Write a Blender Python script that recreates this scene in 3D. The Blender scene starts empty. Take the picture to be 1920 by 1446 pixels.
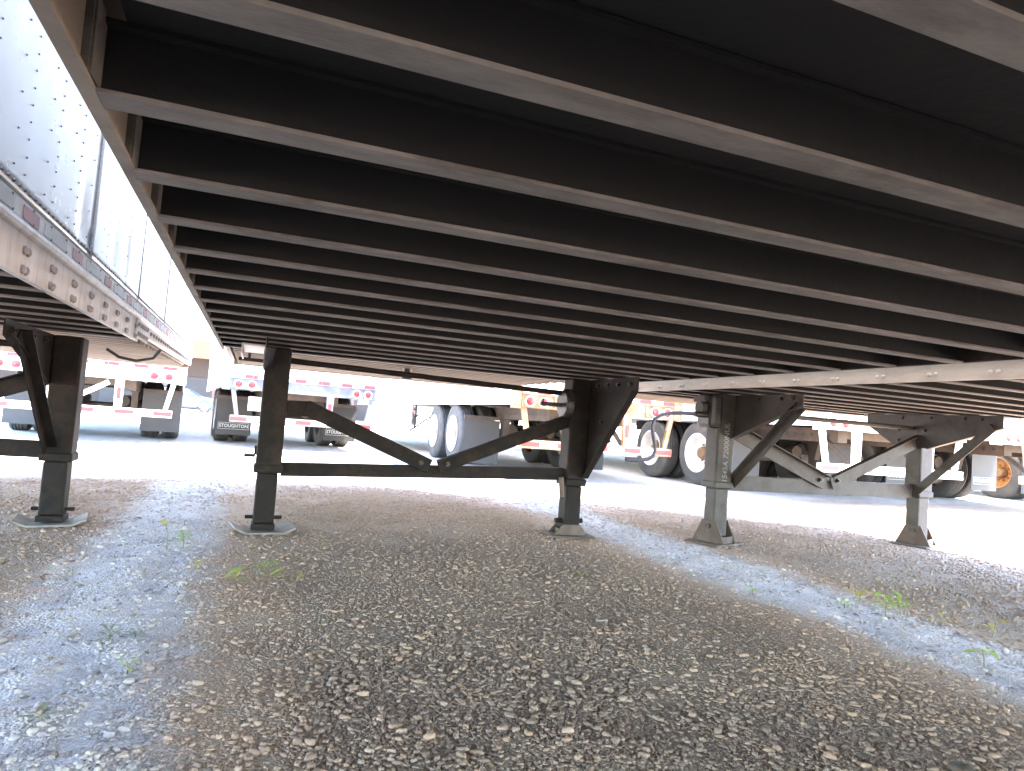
import bpy, math, random
import numpy as np
from mathutils import Vector, Matrix
R = math.radians
random.seed(7); rng = np.random.default_rng(11)
sc = bpy.context.scene
COL = sc.collection

# ------------------------------------------------------------------ camera
YAW, PITCH, ROLL, FPX, CAMH = 0.36003, 0.05659, 0.07510, 1279.42, 0.7222
cd = bpy.data.cameras.new('camera'); cam = bpy.data.objects.new('camera', cd); COL.objects.link(cam)
fwd = Vector((math.sin(YAW)*math.cos(PITCH), math.cos(YAW)*math.cos(PITCH), math.sin(PITCH)))
rt = Vector((math.cos(YAW), -math.sin(YAW), 0)); up = rt.cross(fwd)
r2 = rt*math.cos(ROLL)+up*math.sin(ROLL); u2 = -rt*math.sin(ROLL)+up*math.cos(ROLL)
m = Matrix((r2, u2, -fwd)).transposed().to_4x4(); m.translation = (0, 0, CAMH)
cam.matrix_world = m
cd.sensor_fit = 'HORIZONTAL'; cd.sensor_width = 36.0; cd.lens = FPX/1920*36.0
cd.clip_start = 0.02; cd.clip_end = 2000
sc.camera = cam

# ------------------------------------------------------------------ sky and sun
SUN_DIR = Vector((1.15, -0.62, 4.0)).normalized()
elev = math.asin(SUN_DIR.z); az = math.atan2(SUN_DIR.x, SUN_DIR.y)
w = bpy.data.worlds.new('World'); sc.world = w; w.use_nodes = True
nt = w.node_tree; bg = nt.nodes['Background']
sky = nt.nodes.new('ShaderNodeTexSky'); sky.sky_type = 'NISHITA'; sky.sun_disc = False
sky.sun_elevation = elev; sky.sun_rotation = az
sky.air_density = 1.0; sky.dust_density = 0.4; sky.ozone_density = 1.6
nt.links.new(sky.outputs[0], bg.inputs[0]); bg.inputs[1].default_value = 0.15
sl = bpy.data.lights.new('sun', 'SUN'); so = bpy.data.objects.new('sun', sl); COL.objects.link(so)
sl.energy = 2.7; sl.angle = R(0.55); sl.color = (1.0, 0.90, 0.77)
so.rotation_euler = SUN_DIR.to_track_quat('Z', 'Y').to_euler(); so.location = (4, -3, 20)
sc.view_settings.view_transform = 'Standard'; sc.view_settings.look = 'None'
sc.view_settings.exposure = 4.66; sc.view_settings.gamma = 1.0
sc.view_settings.use_curve_mapping = False
sc.render.engine = 'CYCLES'
cy = sc.cycles
cy.max_bounces = 10; cy.diffuse_bounces = 7; cy.glossy_bounces = 5; cy.transmission_bounces = 4
cy.caustics_reflective = False; cy.caustics_refractive = False
cy.sample_clamp_indirect = 8.0
cy.use_denoising = True
try: cy.denoiser = 'OPENIMAGEDENOISE'
except Exception: pass

# ------------------------------------------------------------------ materials
MATS = {}
def mat(name, col, rough=0.6, metal=0.0, col2=None, scale=6.0, amount=0.6, bump=0.0, bscale=60.0, stretch=(1, 1, 1), spec=0.5,
        dirt=None, dscale=2.0, damount=0.5, coords='world', sharp=0.12):
    if name in MATS: return MATS[name]
    M = bpy.data.materials.new(name); M.use_nodes = True; n = M.node_tree.nodes; L = M.node_tree.links
    b = n['Principled BSDF']
    b.inputs['Roughness'].default_value = rough; b.inputs['Metallic'].default_value = metal
    b.inputs['Specular IOR Level'].default_value = spec
    if coords == 'world':
        g = n.new('ShaderNodeNewGeometry'); P = g.outputs['Position']
    else:
        g = n.new('ShaderNodeTexCoord'); P = g.outputs['Object']
    mp = n.new('ShaderNodeMapping'); L.new(P, mp.inputs[0]); mp.inputs['Scale'].default_value = stretch
    V = mp.outputs[0]
    c = list(col)+[1]
    out = None
    if col2 is not None:
        t = n.new('ShaderNodeTexNoise'); t.inputs['Scale'].default_value = scale; t.inputs['Detail'].default_value = 7
        t.inputs['Roughness'].default_value = 0.65; L.new(V, t.inputs['Vector'])
        rp = n.new('ShaderNodeMapRange'); rp.inputs[1].default_value = 0.5-sharp; rp.inputs[2].default_value = 0.5+sharp
        rp.inputs[4].default_value = amount; L.new(t.outputs[0], rp.inputs[0])
        mx = n.new('ShaderNodeMix'); mx.data_type = 'RGBA'
        mx.inputs[6].default_value = c; mx.inputs[7].default_value = list(col2)+[1]
        L.new(rp.outputs[0], mx.inputs[0]); out = mx.outputs[2]
        rr = n.new('ShaderNodeMapRange'); rr.inputs[3].default_value = max(0.05, rough-0.1); rr.inputs[4].default_value = min(1, rough+0.12)
        L.new(t.outputs[0], rr.inputs[0]); L.new(rr.outputs[0], b.inputs['Roughness'])
    if dirt is not None:
        t = n.new('ShaderNodeTexNoise'); t.inputs['Scale'].default_value = dscale; t.inputs['Detail'].default_value = 9
        t.inputs['Roughness'].default_value = 0.7; L.new(V, t.inputs['Vector'])
        rp = n.new('ShaderNodeMapRange'); rp.inputs[1].default_value = 0.47; rp.inputs[2].default_value = 0.66
        rp.inputs[4].default_value = damount; L.new(t.outputs[0], rp.inputs[0])
        mx = n.new('ShaderNodeMix'); mx.data_type = 'RGBA'; mx.inputs[7].default_value = list(dirt)+[1]
        if out is None: mx.inputs[6].default_value = c
        else: L.new(out, mx.inputs[6])
        L.new(rp.outputs[0], mx.inputs[0]); out = mx.outputs[2]
    if out is None: b.inputs['Base Color'].default_value = c
    else: L.new(out, b.inputs['Base Color'])
    if bump:
        t = n.new('ShaderNodeTexNoise'); t.inputs['Scale'].default_value = bscale; t.inputs['Detail'].default_value = 5
        L.new(V, t.inputs['Vector'])
        bp = n.new('ShaderNodeBump'); bp.inputs['Strength'].default_value = bump; bp.inputs['Distance'].default_value = 0.01
        L.new(t.outputs[0], bp.inputs['Height']); L.new(bp.outputs[0], b.inputs['Normal'])
    MATS[name] = M; return M

BLACK_STEEL = mat('black painted steel', (0.006, 0.0054, 0.0054), 0.66, 0, (0.014, 0.0115, 0.0105), 5, 0.8, 0.15, 90, spec=0.22, dirt=(0.038, 0.023, 0.017), dscale=9, damount=0.6)
GREY_STEEL = mat('grey painted steel', (0.050, 0.046, 0.043), 0.55, 0, (0.070, 0.063, 0.056), 5, 0.9, 0.25, 90, spec=0.3, dirt=(0.034, 0.024, 0.018), dscale=8, damount=0.8)
GREASE = mat('greasy gearbox', (0.015, 0.015, 0.015), 0.4, 0, (0.06, 0.05, 0.045), 12, 0.8, 0.4, 60)
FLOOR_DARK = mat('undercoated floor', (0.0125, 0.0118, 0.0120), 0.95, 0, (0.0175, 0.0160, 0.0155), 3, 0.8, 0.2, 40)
BEAM = mat('dusty beam steel', (0.108, 0.100, 0.093), 0.75, 0, (0.18, 0.168, 0.156), 7, 0.9, 0.15, 70, stretch=(1.0, 3, 3), dirt=(0.050, 0.040, 0.034), dscale=2.6, damount=0.9)
BEAM_L = mat('cleaner beam steel', (0.10, 0.09, 0.082), 0.65, 0, (0.15, 0.135, 0.12), 4, 0.8, 0.1, 70, stretch=(0.6, 4, 4), dirt=(0.09, 0.07, 0.055), dscale=3.0, damount=0.6)
APRON = mat('apron plate', (0.30, 0.25, 0.20), 0.6, 0, (0.42, 0.36, 0.29), 5, 0.9, 0.08, 60, stretch=(0.5, 3, 1), dirt=(0.16, 0.11, 0.08), dscale=2.5, damount=0.6)
RAIL_ALU = mat('dusty aluminium rail', (0.52, 0.485, 0.455), 0.48, 0.15, (0.60, 0.57, 0.545), 3, 0.8, 0.05, 60, stretch=(1, 5, 1.0), dirt=(0.27, 0.225, 0.19), dscale=5, damount=0.55)
RAIL_UNDER = mat('dusty rail underside', (0.20, 0.165, 0.135), 0.7, 0, (0.27, 0.235, 0.20), 4, 0.8, 0.1, 60, dirt=(0.10, 0.08, 0.065), dscale=5, damount=0.6)
RAIL_WHITE = mat('white painted rail', (0.47, 0.42, 0.36), 0.5, 0.0, (0.40, 0.355, 0.305), 3, 0.7, 0.03, 60, stretch=(1, 2, 6), dirt=(0.36, 0.31, 0.26), dscale=6, damount=0.45)
BOLT = mat('zinc bolt', (0.30, 0.27, 0.25), 0.45, 0.5, (0.18, 0.14, 0.11), 25, 0.7)
BOLT_W = mat('painted bolt', (0.50, 0.45, 0.39), 0.5, 0.0, (0.45, 0.42, 0.38), 25, 0.7)
RIVET = mat('dull rivet', (0.10, 0.105, 0.115), 0.5, 0.2, (0.16, 0.15, 0.14), 30, 0.7)
WALL_L = mat('glossy wall sheet', (0.50, 0.51, 0.52), 0.26, 0.2, (0.45, 0.46, 0.47), 1.6, 0.8, 0.0, dirt=(0.40, 0.39, 0.37), dscale=1.2, damount=0.25)
WALL_W = mat('white wall sheet', (0.78, 0.79, 0.80), 0.30, 0.0, (0.70, 0.71, 0.72), 1.2, 0.7, dirt=(0.50, 0.47, 0.43), dscale=2.0, damount=0.15)
WALL_C = mat('cream wall sheet', (0.72, 0.66, 0.52), 0.4, 0.0, (0.66, 0.60, 0.46), 1.5, 0.7, dirt=(0.45, 0.37, 0.27), dscale=3.0, damount=0.3)
FRAME_W = mat('white rear frame', (0.56, 0.555, 0.55), 0.45, 0.0, (0.46, 0.45, 0.44), 3, 0.7, dirt=(0.40, 0.33, 0.27), dscale=4, damount=0.4)
FRAME_G = mat('galvanised frame', (0.085, 0.096, 0.115), 0.5, 0.2, (0.11, 0.122, 0.142), 6, 0.8, dirt=(0.28, 0.26, 0.25), dscale=4, damount=0.4)
FRAME_R = mat('rusty painted frame', (0.30, 0.235, 0.15), 0.6, 0.0, (0.13, 0.055, 0.022), 6, 0.85, 0.2, 50, dirt=(0.23, 0.105, 0.03), dscale=3, damount=0.9)
CHASSIS = mat('dusty chassis', (0.055, 0.040, 0.032), 0.75, 0, (0.095, 0.072, 0.056), 5, 0.9, 0.2, 50, dirt=(0.045, 0.035, 0.03), dscale=4, damount=0.6)
TYRE = mat('tyre rubber', (0.050, 0.050, 0.052), 0.75, 0, (0.085, 0.078, 0.072), 4, 0.8, 0.1, 60, dirt=(0.14, 0.115, 0.09), dscale=4, damount=0.4)
RIM_W = mat('white steel rim', (0.74, 0.73, 0.72), 0.4, 0, (0.62, 0.58, 0.54), 5, 0.6, dirt=(0.38, 0.31, 0.25), dscale=5, damount=0.3)
RIM_O = mat('rusty orange rim', (0.42, 0.20, 0.07), 0.6, 0, (0.22, 0.10, 0.04), 8, 0.9, 0.2, 40, dirt=(0.30, 0.22, 0.15), dscale=9, damount=0.6)
HUB = mat('rusty hub', (0.14, 0.085, 0.05), 0.7, 0.1, (0.24, 0.14, 0.07), 14, 0.9, 0.3, 60)
FLAP = mat('grey mud flap', (0.040, 0.042, 0.046), 0.6, 0, (0.052, 0.051, 0.051), 4, 0.8, 0.06, 40, dirt=(0.075, 0.062, 0.052), dscale=3, damount=0.35)
FLAP_D = mat('dark mud flap', (0.022, 0.0215, 0.021), 0.6, 0, (0.03, 0.028, 0.026), 4, 0.8, 0.06, 40, dirt=(0.05, 0.042, 0.036), dscale=3, damount=0.3)
LETTER = mat('white lettering', (0.36, 0.36, 0.36), 0.6, 0, (0.45, 0.43, 0.41), 20, 0.6)
RED_LENS = mat('red lens', (0.32, 0.012, 0.016), 0.25, 0, (0.26, 0.012, 0.014), 30, 0.5)
RED_TAPE = mat('red reflective tape', (0.28, 0.018, 0.022), 0.45, 0, (0.22, 0.02, 0.022), 14, 0.6)
RED_FADED = mat('faded red tape', (0.34, 0.13, 0.13), 0.45, 0.1, (0.28, 0.13, 0.12), 12, 0.6, dirt=(0.30, 0.24, 0.21), dscale=9, damount=0.4)
WHITE_TAPE = mat('white reflective tape', (0.74, 0.74, 0.72), 0.35, 0, (0.62, 0.62, 0.60), 14, 0.6)
WHITE_FADED = mat('dull white tape', (0.40, 0.405, 0.375), 0.45, 0.1, (0.34, 0.34, 0.31), 12, 0.6, dirt=(0.30, 0.27, 0.24), dscale=9, damount=0.4)
RING = mat('white lens ring', (0.75, 0.74, 0.73), 0.4, 0, (0.65, 0.63, 0.62), 10, 0.5)
CRANK = mat('blue grey crank', (0.060, 0.062, 0.095), 0.42, 0.1, (0.10, 0.095, 0.12), 12, 0.7, 0.1, 60)
RUSTY = mat('rusty foot plate', (0.075, 0.050, 0.040), 0.8, 0, (0.10, 0.074, 0.060), 9, 0.9, 0.3, 60, dirt=(0.16, 0.13, 0.11), dscale=6, damount=0.7)
PAD = mat('dusty pad', (0.21, 0.185, 0.165), 0.8, 0, (0.27, 0.25, 0.23), 9, 0.9, 0.2, 60, dirt=(0.14, 0.10, 0.08), dscale=6, damount=0.5)
RUBBER = mat('black rubber', (0.02, 0.02, 0.02), 0.6, 0, (0.04, 0.036, 0.032), 10, 0.7)
SKIRT = mat('beige skirt panel', (0.27, 0.235, 0.20), 0.5, 0, (0.235, 0.205, 0.175), 2, 0.7, dirt=(0.18, 0.145, 0.115), dscale=2, damount=0.4)
CHALK = mat('paint marker', (0.20, 0.215, 0.24), 0.7, 0, (0.24, 0.25, 0.27), 60, 0.7)

# ------------------------------------------------------------------ mesh helpers
class MB:
    def __init__(s): s.v = []; s.f = []
    def add(s, vs, fs):
        o = len(s.v); s.v.extend([tuple(v) for v in vs]); s.f.extend([tuple(i+o for i in f) for f in fs]); return s
    def box(s, x0, x1, y0, y1, z0, z1):
        return s.add([(x0, y0, z0), (x1, y0, z0), (x1, y1, z0), (x0, y1, z0), (x0, y0, z1), (x1, y0, z1), (x1, y1, z1), (x0, y1, z1)],
                     [(3, 2, 1, 0), (4, 5, 6, 7), (0, 1, 5, 4), (1, 2, 6, 5), (2, 3, 7, 6), (3, 0, 4, 7)])
    def prism(s, poly, axis, a0, a1):
        # poly: 2-D points; axis 'x' -> (y,z), 'y' -> (x,z), 'z' -> (x,y)
        def P(p, a): return {'x': (a, p[0], p[1]), 'y': (p[0], a, p[1]), 'z': (p[0], p[1], a)}[axis]
        n = len(poly)
        vs = [P(p, a0) for p in poly]+[P(p, a1) for p in poly]
        fs = [tuple(range(n)), tuple(range(2*n-1, n-1, -1))]+[(i, i+n, (i+1) % n+n, (i+1) % n) for i in range(n)]
        return s.add(vs, fs)
    def bar(s, a, b, wdt, thk, up=(0, 1, 0)):
        a = Vector(a); b = Vector(b); d = (b-a).normalized(); u = Vector(up); u = (u-d*u.dot(d)).normalized(); q = d.cross(u)
        vs = []
        for p in (a, b):
            for i, j in ((-1, -1), (1, -1), (1, 1), (-1, 1)): vs.append(p+q*(i*wdt/2)+u*(j*thk/2))
        return s.add(vs, [(3, 2, 1, 0), (4, 5, 6, 7), (0, 1, 5, 4), (1, 2, 6, 5), (2, 3, 7, 6), (3, 0, 4, 7)])
    def tube(s, pts, r, n=10, cap=True):
        pts = [Vector(p) for p in pts]; rings = []; prev = None
        for i, p in enumerate(pts):
            d = (pts[min(i+1, len(pts)-1)]-pts[max(i-1, 0)]).normalized()
            if prev is None:
                ref = Vector((0, 0, 1)) if abs(d.z) < 0.9 else Vector((1, 0, 0)); u = (ref-d*ref.dot(d)).normalized()
            else: u = (prev-d*prev.dot(d)).normalized()
            prev = u; q = d.cross(u); rad = r[i] if isinstance(r, (list, tuple)) else r
            rings.append([p+u*(rad*math.cos(2*math.pi*k/n))+q*(rad*math.sin(2*math.pi*k/n)) for k in range(n)])
        vs = [v for rg in rings for v in rg]; fs = []
        for i in range(len(pts)-1):
            for k in range(n):
                fs.append((i*n+k, i*n+(k+1) % n, (i+1)*n+(k+1) % n, (i+1)*n+k))
        if cap: fs.append(tuple(range(n-1, -1, -1))); fs.append(tuple((len(pts)-1)*n+k for k in range(n)))
        return s.add(vs, fs)
    def lathe(s, prof, n=28, axis='x', closed=False):
        vs = []; fs = []
        for k in range(n):
            a = 2*math.pi*k/n; c, sn = math.cos(a), math.sin(a)
            for (ax, rd) in prof:
                vs.append({'x': (ax, rd*c, rd*sn), 'y': (rd*c, ax, rd*sn), 'z': (rd*c, rd*sn, ax)}[axis])
        mq = len(prof)
        for k in range(n):
            k2 = (k+1) % n
            for i in range(mq-1 if not closed else mq):
                j = (i+1) % mq
                fs.append((k*mq+i, k2*mq+i, k2*mq+j, k*mq+j))
        return s.add(vs, fs)
    def mesh(s, name, mt, smooth=False):
        me = bpy.data.meshes.new(name); me.from_pydata(s.v, [], s.f); me.validate()
        if mt: me.materials.append(mt)
        if smooth:
            me.polygons.foreach_set('use_smooth', [True]*len(me.polygons))
            try: me.set_sharp_from_angle(angle=R(40))
            except Exception: pass
        me.update(); return me
    def build(s, name, mt, parent=None, smooth=False, bevel=0, loc=(0, 0, 0), rot=(0, 0, 0)):
        o = bpy.data.objects.new(name, s.mesh(name, mt, smooth)); COL.objects.link(o)
        o.parent = parent; o.location = loc; o.rotation_euler = rot
        if bevel:
            b = o.modifiers.new('bevel', 'BEVEL'); b.width = bevel; b.segments = 2; b.limit_method = 'ANGLE'; b.angle_limit = R(40)
        return o

def tag(o, label=None, cat=None, group=None, kind=None):
    if label: o['label'] = label
    if cat: o['category'] = cat
    if group: o['group'] = group
    if kind: o['kind'] = kind
    return o
def empty(name, loc=(0, 0, 0), rz=0):
    o = bpy.data.objects.new(name, None); o.empty_display_size = 0.1; COL.objects.link(o); o.location = loc; o.rotation_euler = (0, 0, rz); return o
def inst(name, me, parent, loc=(0, 0, 0), rot=(0, 0, 0), scale=(1, 1, 1)):
    o = bpy.data.objects.new(name, me); COL.objects.link(o); o.parent = parent; o.location = loc; o.rotation_euler = rot; o.scale = scale; return o
def text_obj(name, body, size, mt, parent, loc, rot, extrude=0.0012, shear=0, align='CENTER', spacing=1.0, bold=0.0):
    c = bpy.data.curves.new(name, 'FONT'); c.body = body; c.size = size; c.extrude = extrude; c.align_x = align; c.align_y = 'CENTER'
    c.shear = shear; c.space_character = spacing; c.offset = bold; c.resolution_u = 3
    c.materials.append(mt); o = bpy.data.objects.new(name, c); COL.objects.link(o)
    me = bpy.data.meshes.new_from_object(o.evaluated_get(bpy.context.evaluated_depsgraph_get())); bpy.data.objects.remove(o)
    if not me.materials: me.materials.append(mt)
    o = bpy.data.objects.new(name, me); COL.objects.link(o); o.parent = parent; o.location = loc; o.rotation_euler = rot; return o

# value noise for terrain
_tab = rng.random((257, 257))
def vnoise(x, y, f, ox=0.0, oy=0.0):
    x = np.asarray(x, float)*f+ox; y = np.asarray(y, float)*f+oy
    xi = np.floor(x).astype(int); yi = np.floor(y).astype(int); fx = x-xi; fy = y-yi
    fx = fx*fx*(3-2*fx); fy = fy*fy*(3-2*fy); a = lambda i, j: _tab[(xi+i) % 257, (yi+j) % 257]
    return (a(0, 0)*(1-fx)+a(1, 0)*fx)*(1-fy)+(a(0, 1)*(1-fx)+a(1, 1)*fx)*fy
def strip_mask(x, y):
    # sky light of slots and yard painted as lighter grey gravel, elsewhere dusty brown
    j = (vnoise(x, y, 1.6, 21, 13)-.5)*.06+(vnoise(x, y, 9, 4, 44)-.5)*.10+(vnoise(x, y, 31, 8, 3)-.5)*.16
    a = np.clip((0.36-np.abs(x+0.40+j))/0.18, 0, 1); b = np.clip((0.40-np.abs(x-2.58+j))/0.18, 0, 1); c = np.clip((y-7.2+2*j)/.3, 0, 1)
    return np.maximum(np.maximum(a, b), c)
FEET = []
def gz(x, y):
    x = np.asarray(x, float); y = np.asarray(y, float)
    h = (vnoise(x, y, 0.9, 3.1, 8.2)-0.5)*0.030+(vnoise(x, y, 2.7, 11, 5)-0.5)*0.016+(vnoise(x, y, 8, 1, 2)-0.5)*0.006
    # low rut edges along the strips between the trailers
    h = h+0.012*np.exp(-((x+0.42)/0.28)**2)*(vnoise(x, y, 3.0, 40, 7))+0.014*np.exp(-((x-2.55)/0.3)**2)*vnoise(x, y, 3.0, 17, 29)
    h = h+np.clip(strip_mask(x, y), 0, 1)*((vnoise(x, y, 11, 3, 3)-.5)*.020+(vnoise(x, y, 22, 6, 1)-.5)*.010)
    d = np.sqrt(x**2+(y-4)**2); h = h*np.clip(1.4-d/16, 0.0, 1)
    for fx, fy in FEET:
        q = np.clip((np.sqrt((x-fx)**2+(y-fy)**2)-0.16)/0.25, 0, 1); h = h*q
    return h-0.0

# ------------------------------------------------------------------ ground
FEET += [(0.115, 4.19), (2.056, 4.19), (-0.951, 4.33), (-2.85, 4.33), (3.087, 3.98), (5.034, 3.98)]
def axis_pts(fine0, fine1, step, far):
    a = list(np.arange(fine0, fine1+1e-6, step)); s = step; x = fine1; hi = []
    while x < far: s *= 1.25; x += s; hi.append(x)
    s = step; x = fine0; lo = []
    while x > -far: s *= 1.25; x -= s; lo.append(x)
    return np.array(lo[::-1]+a+hi)
gx = axis_pts(-2.5, 7.0, 0.05, 900); gy = axis_pts(0.4, 7.0, 0.05, 900)
GX, GY = np.meshgrid(gx, gy); GZ = gz(GX, GY)
nx, ny = len(gx), len(gy)
gm = bpy.data.meshes.new('ground')
idx = np.arange(nx*ny).reshape(ny, nx)
quads = np.stack([idx[:-1, :-1], idx[:-1, 1:], idx[1:, 1:], idx[1:, :-1]], -1).reshape(-1, 4)
gm.from_pydata(np.stack([GX, GY, GZ], -1).reshape(-1, 3).tolist(), [], quads.tolist())
gm.polygons.foreach_set('use_smooth', [True]*len(gm.polygons))
_wa = gm.attributes.new('skylit_grey', 'FLOAT', 'POINT'); _wa.data.foreach_set('value', strip_mask(GX, GY).ravel().astype(np.float32))
def ground_material():
    M = bpy.data.materials.new('gravel ground'); M.use_nodes = True; n = M.node_tree.nodes; L = M.node_tree.links
    b = n['Principled BSDF']; b.inputs['Roughness'].default_value = 0.85; b.inputs['Specular IOR Level'].default_value = 0.3
    g = n.new('ShaderNodeNewGeometry'); P = g.outputs['Position']
    def noise(s, d=6, r=0.6):
        t = n.new('ShaderNodeTexNoise'); t.inputs['Scale'].default_value = s; t.inputs['Detail'].default_value = d; t.inputs['Roughness'].default_value = r
        L.new(P, t.inputs['Vector']); return t.outputs[0]
    def ramp(v, a, bb, lo=0, hi=1):
        t = n.new('ShaderNodeMapRange'); t.inputs[1].default_value = a; t.inputs[2].default_value = bb; t.inputs[3].default_value = lo; t.inputs[4].default_value = hi
        L.new(v, t.inputs[0]); return t.outputs[0]
    def mix(f, a, bb):
        t = n.new('ShaderNodeMix'); t.data_type = 'RGBA'
        if isinstance(f, float): t.inputs[0].default_value = f
        else: L.new(f, t.inputs[0])
        for s, v in ((6, a), (7, bb)):
            if isinstance(v, tuple): t.inputs[s].default_value = list(v)+[1]
            else: L.new(v, t.inputs[s])
        return t.outputs[2]
    sand = mix(ramp(noise(1.3), .35, .65), (0.46, 0.325, 0.245), (0.54, 0.395, 0.305))
    sand = mix(ramp(noise(14), .4, .65), sand, (0.36, 0.27, 0.195))
    sand = mix(ramp(noise(45, 4, .75), .46, .62, 0, .6), sand, (0.28, 0.21, 0.155))
    vor = n.new('ShaderNodeTexVoronoi'); vor.inputs['Scale'].default_value = 105; vor.inputs['Randomness'].default_value = 1.0; L.new(P, vor.inputs['Vector'])
    cr = n.new('ShaderNodeValToRGB'); sep = n.new('ShaderNodeSeparateColor'); L.new(vor.outputs['Color'], sep.inputs[0]); L.new(sep.outputs[0], cr.inputs[0])
    e = cr.color_ramp.elements; e[0].position = 0; e[0].color = (0.26, 0.205, 0.16, 1); e[1].position = 1; e[1].color = (0.56, 0.46, 0.365, 1)
    for p_, c_ in ((.25, (0.37, 0.295, 0.225, 1)), (.5, (0.45, 0.355, 0.265, 1)), (.7, (0.47, 0.37, 0.28, 1)), (.85, (0.44, 0.37, 0.31, 1))):
        q = e.new(p_); q.color = c_
    cell = ramp(vor.outputs['Distance'], 0.25, 0.62, 1, 0)
    cover = n.new('ShaderNodeMath'); cover.operation = 'MULTIPLY'; L.new(cell, cover.inputs[0]); L.new(ramp(noise(2.2), .36, .56, .35, .95), cover.inputs[1])
    col = mix(cover.outputs[0], sand, cr.outputs[0])
    at = n.new('ShaderNodeAttribute'); at.attribute_name = 'skylit_grey'
    hs = n.new('ShaderNodeHueSaturation'); hs.inputs['Saturation'].default_value = 0.36; hs.inputs['Value'].default_value = 1.18; L.new(col, hs.inputs['Color'])  # paler, greyer ground colour carrying the sky light painted into the slots
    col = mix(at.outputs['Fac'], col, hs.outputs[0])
    L.new(col, b.inputs['Base Color'])
    hm = n.new('ShaderNodeMath'); hm.operation = 'MULTIPLY'; L.new(ramp(vor.outputs['Distance'], 0.0, 0.7, 1, 0), hm.inputs[0]); L.new(ramp(noise(2.2), .3, .6, .3, 1.0), hm.inputs[1])
    ha = n.new('ShaderNodeMath'); ha.operation = 'MULTIPLY_ADD'; L.new(noise(120, 3), ha.inputs[0]); ha.inputs[1].default_value = 0.8; L.new(hm.outputs[0], ha.inputs[2])
    bp = n.new('ShaderNodeBump'); bp.inputs['Strength'].default_value = 0.8; bp.inputs['Distance'].default_value = 0.008
    L.new(ha.outputs[0], bp.inputs['Height']); L.new(bp.outputs[0], b.inputs['Normal'])
    return M
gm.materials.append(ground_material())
ground = bpy.data.objects.new('ground', gm); COL.objects.link(ground); tag(ground, kind='structure')
ground['label'] = 'compacted brown grey gravel yard under the trailers'

# loose pebbles: real stones, too many to count
def ico(sub):
    t = (1+5**.5)/2
    v = [(-1, t, 0), (1, t, 0), (-1, -t, 0), (1, -t, 0), (0, -1, t), (0, 1, t), (0, -1, -t), (0, 1, -t), (t, 0, -1), (t, 0, 1), (-t, 0, -1), (-t, 0, 1)]
    f = [(0, 11, 5), (0, 5, 1), (0, 1, 7), (0, 7, 10), (0, 10, 11), (1, 5, 9), (5, 11, 4), (11, 10, 2), (10, 7, 6), (7, 1, 8), (3, 9, 4), (3, 4, 2), (3, 2, 6), (3, 6, 8), (3, 8, 9), (4, 9, 5), (2, 4, 11), (6, 2, 10), (8, 6, 7), (9, 8, 1)]
    v = [np.array(p)/np.linalg.norm(p) for p in v]
    for _ in range(sub):
        mid = {}; nf = []
        def md(a, b):
            k = (min(a, b), max(a, b))
            if k not in mid: q = v[a]+v[b]; v.append(q/np.linalg.norm(q)); mid[k] = len(v)-1
            return mid[k]
        for a, b, c in f: ab, bc, ca = md(a, b), md(b, c), md(c, a); nf += [(a, ab, ca), (b, bc, ab), (c, ca, bc), (ab, bc, ca)]
        f = nf
    return np.array(v), np.array(f)
PAL = np.array([(0.20, 0.19, 0.18), (0.235, 0.195, 0.16), (0.31, 0.255, 0.20), (0.30, 0.215, 0.18), (0.115, 0.11, 0.108), (0.38, 0.36, 0.34), (0.25, 0.24, 0.235), (0.17, 0.15, 0.135), (0.22, 0.225, 0.235)])
PALP = np.array([.2, .17, .10, .06, .10, .05, .14, .12, .06])
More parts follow.
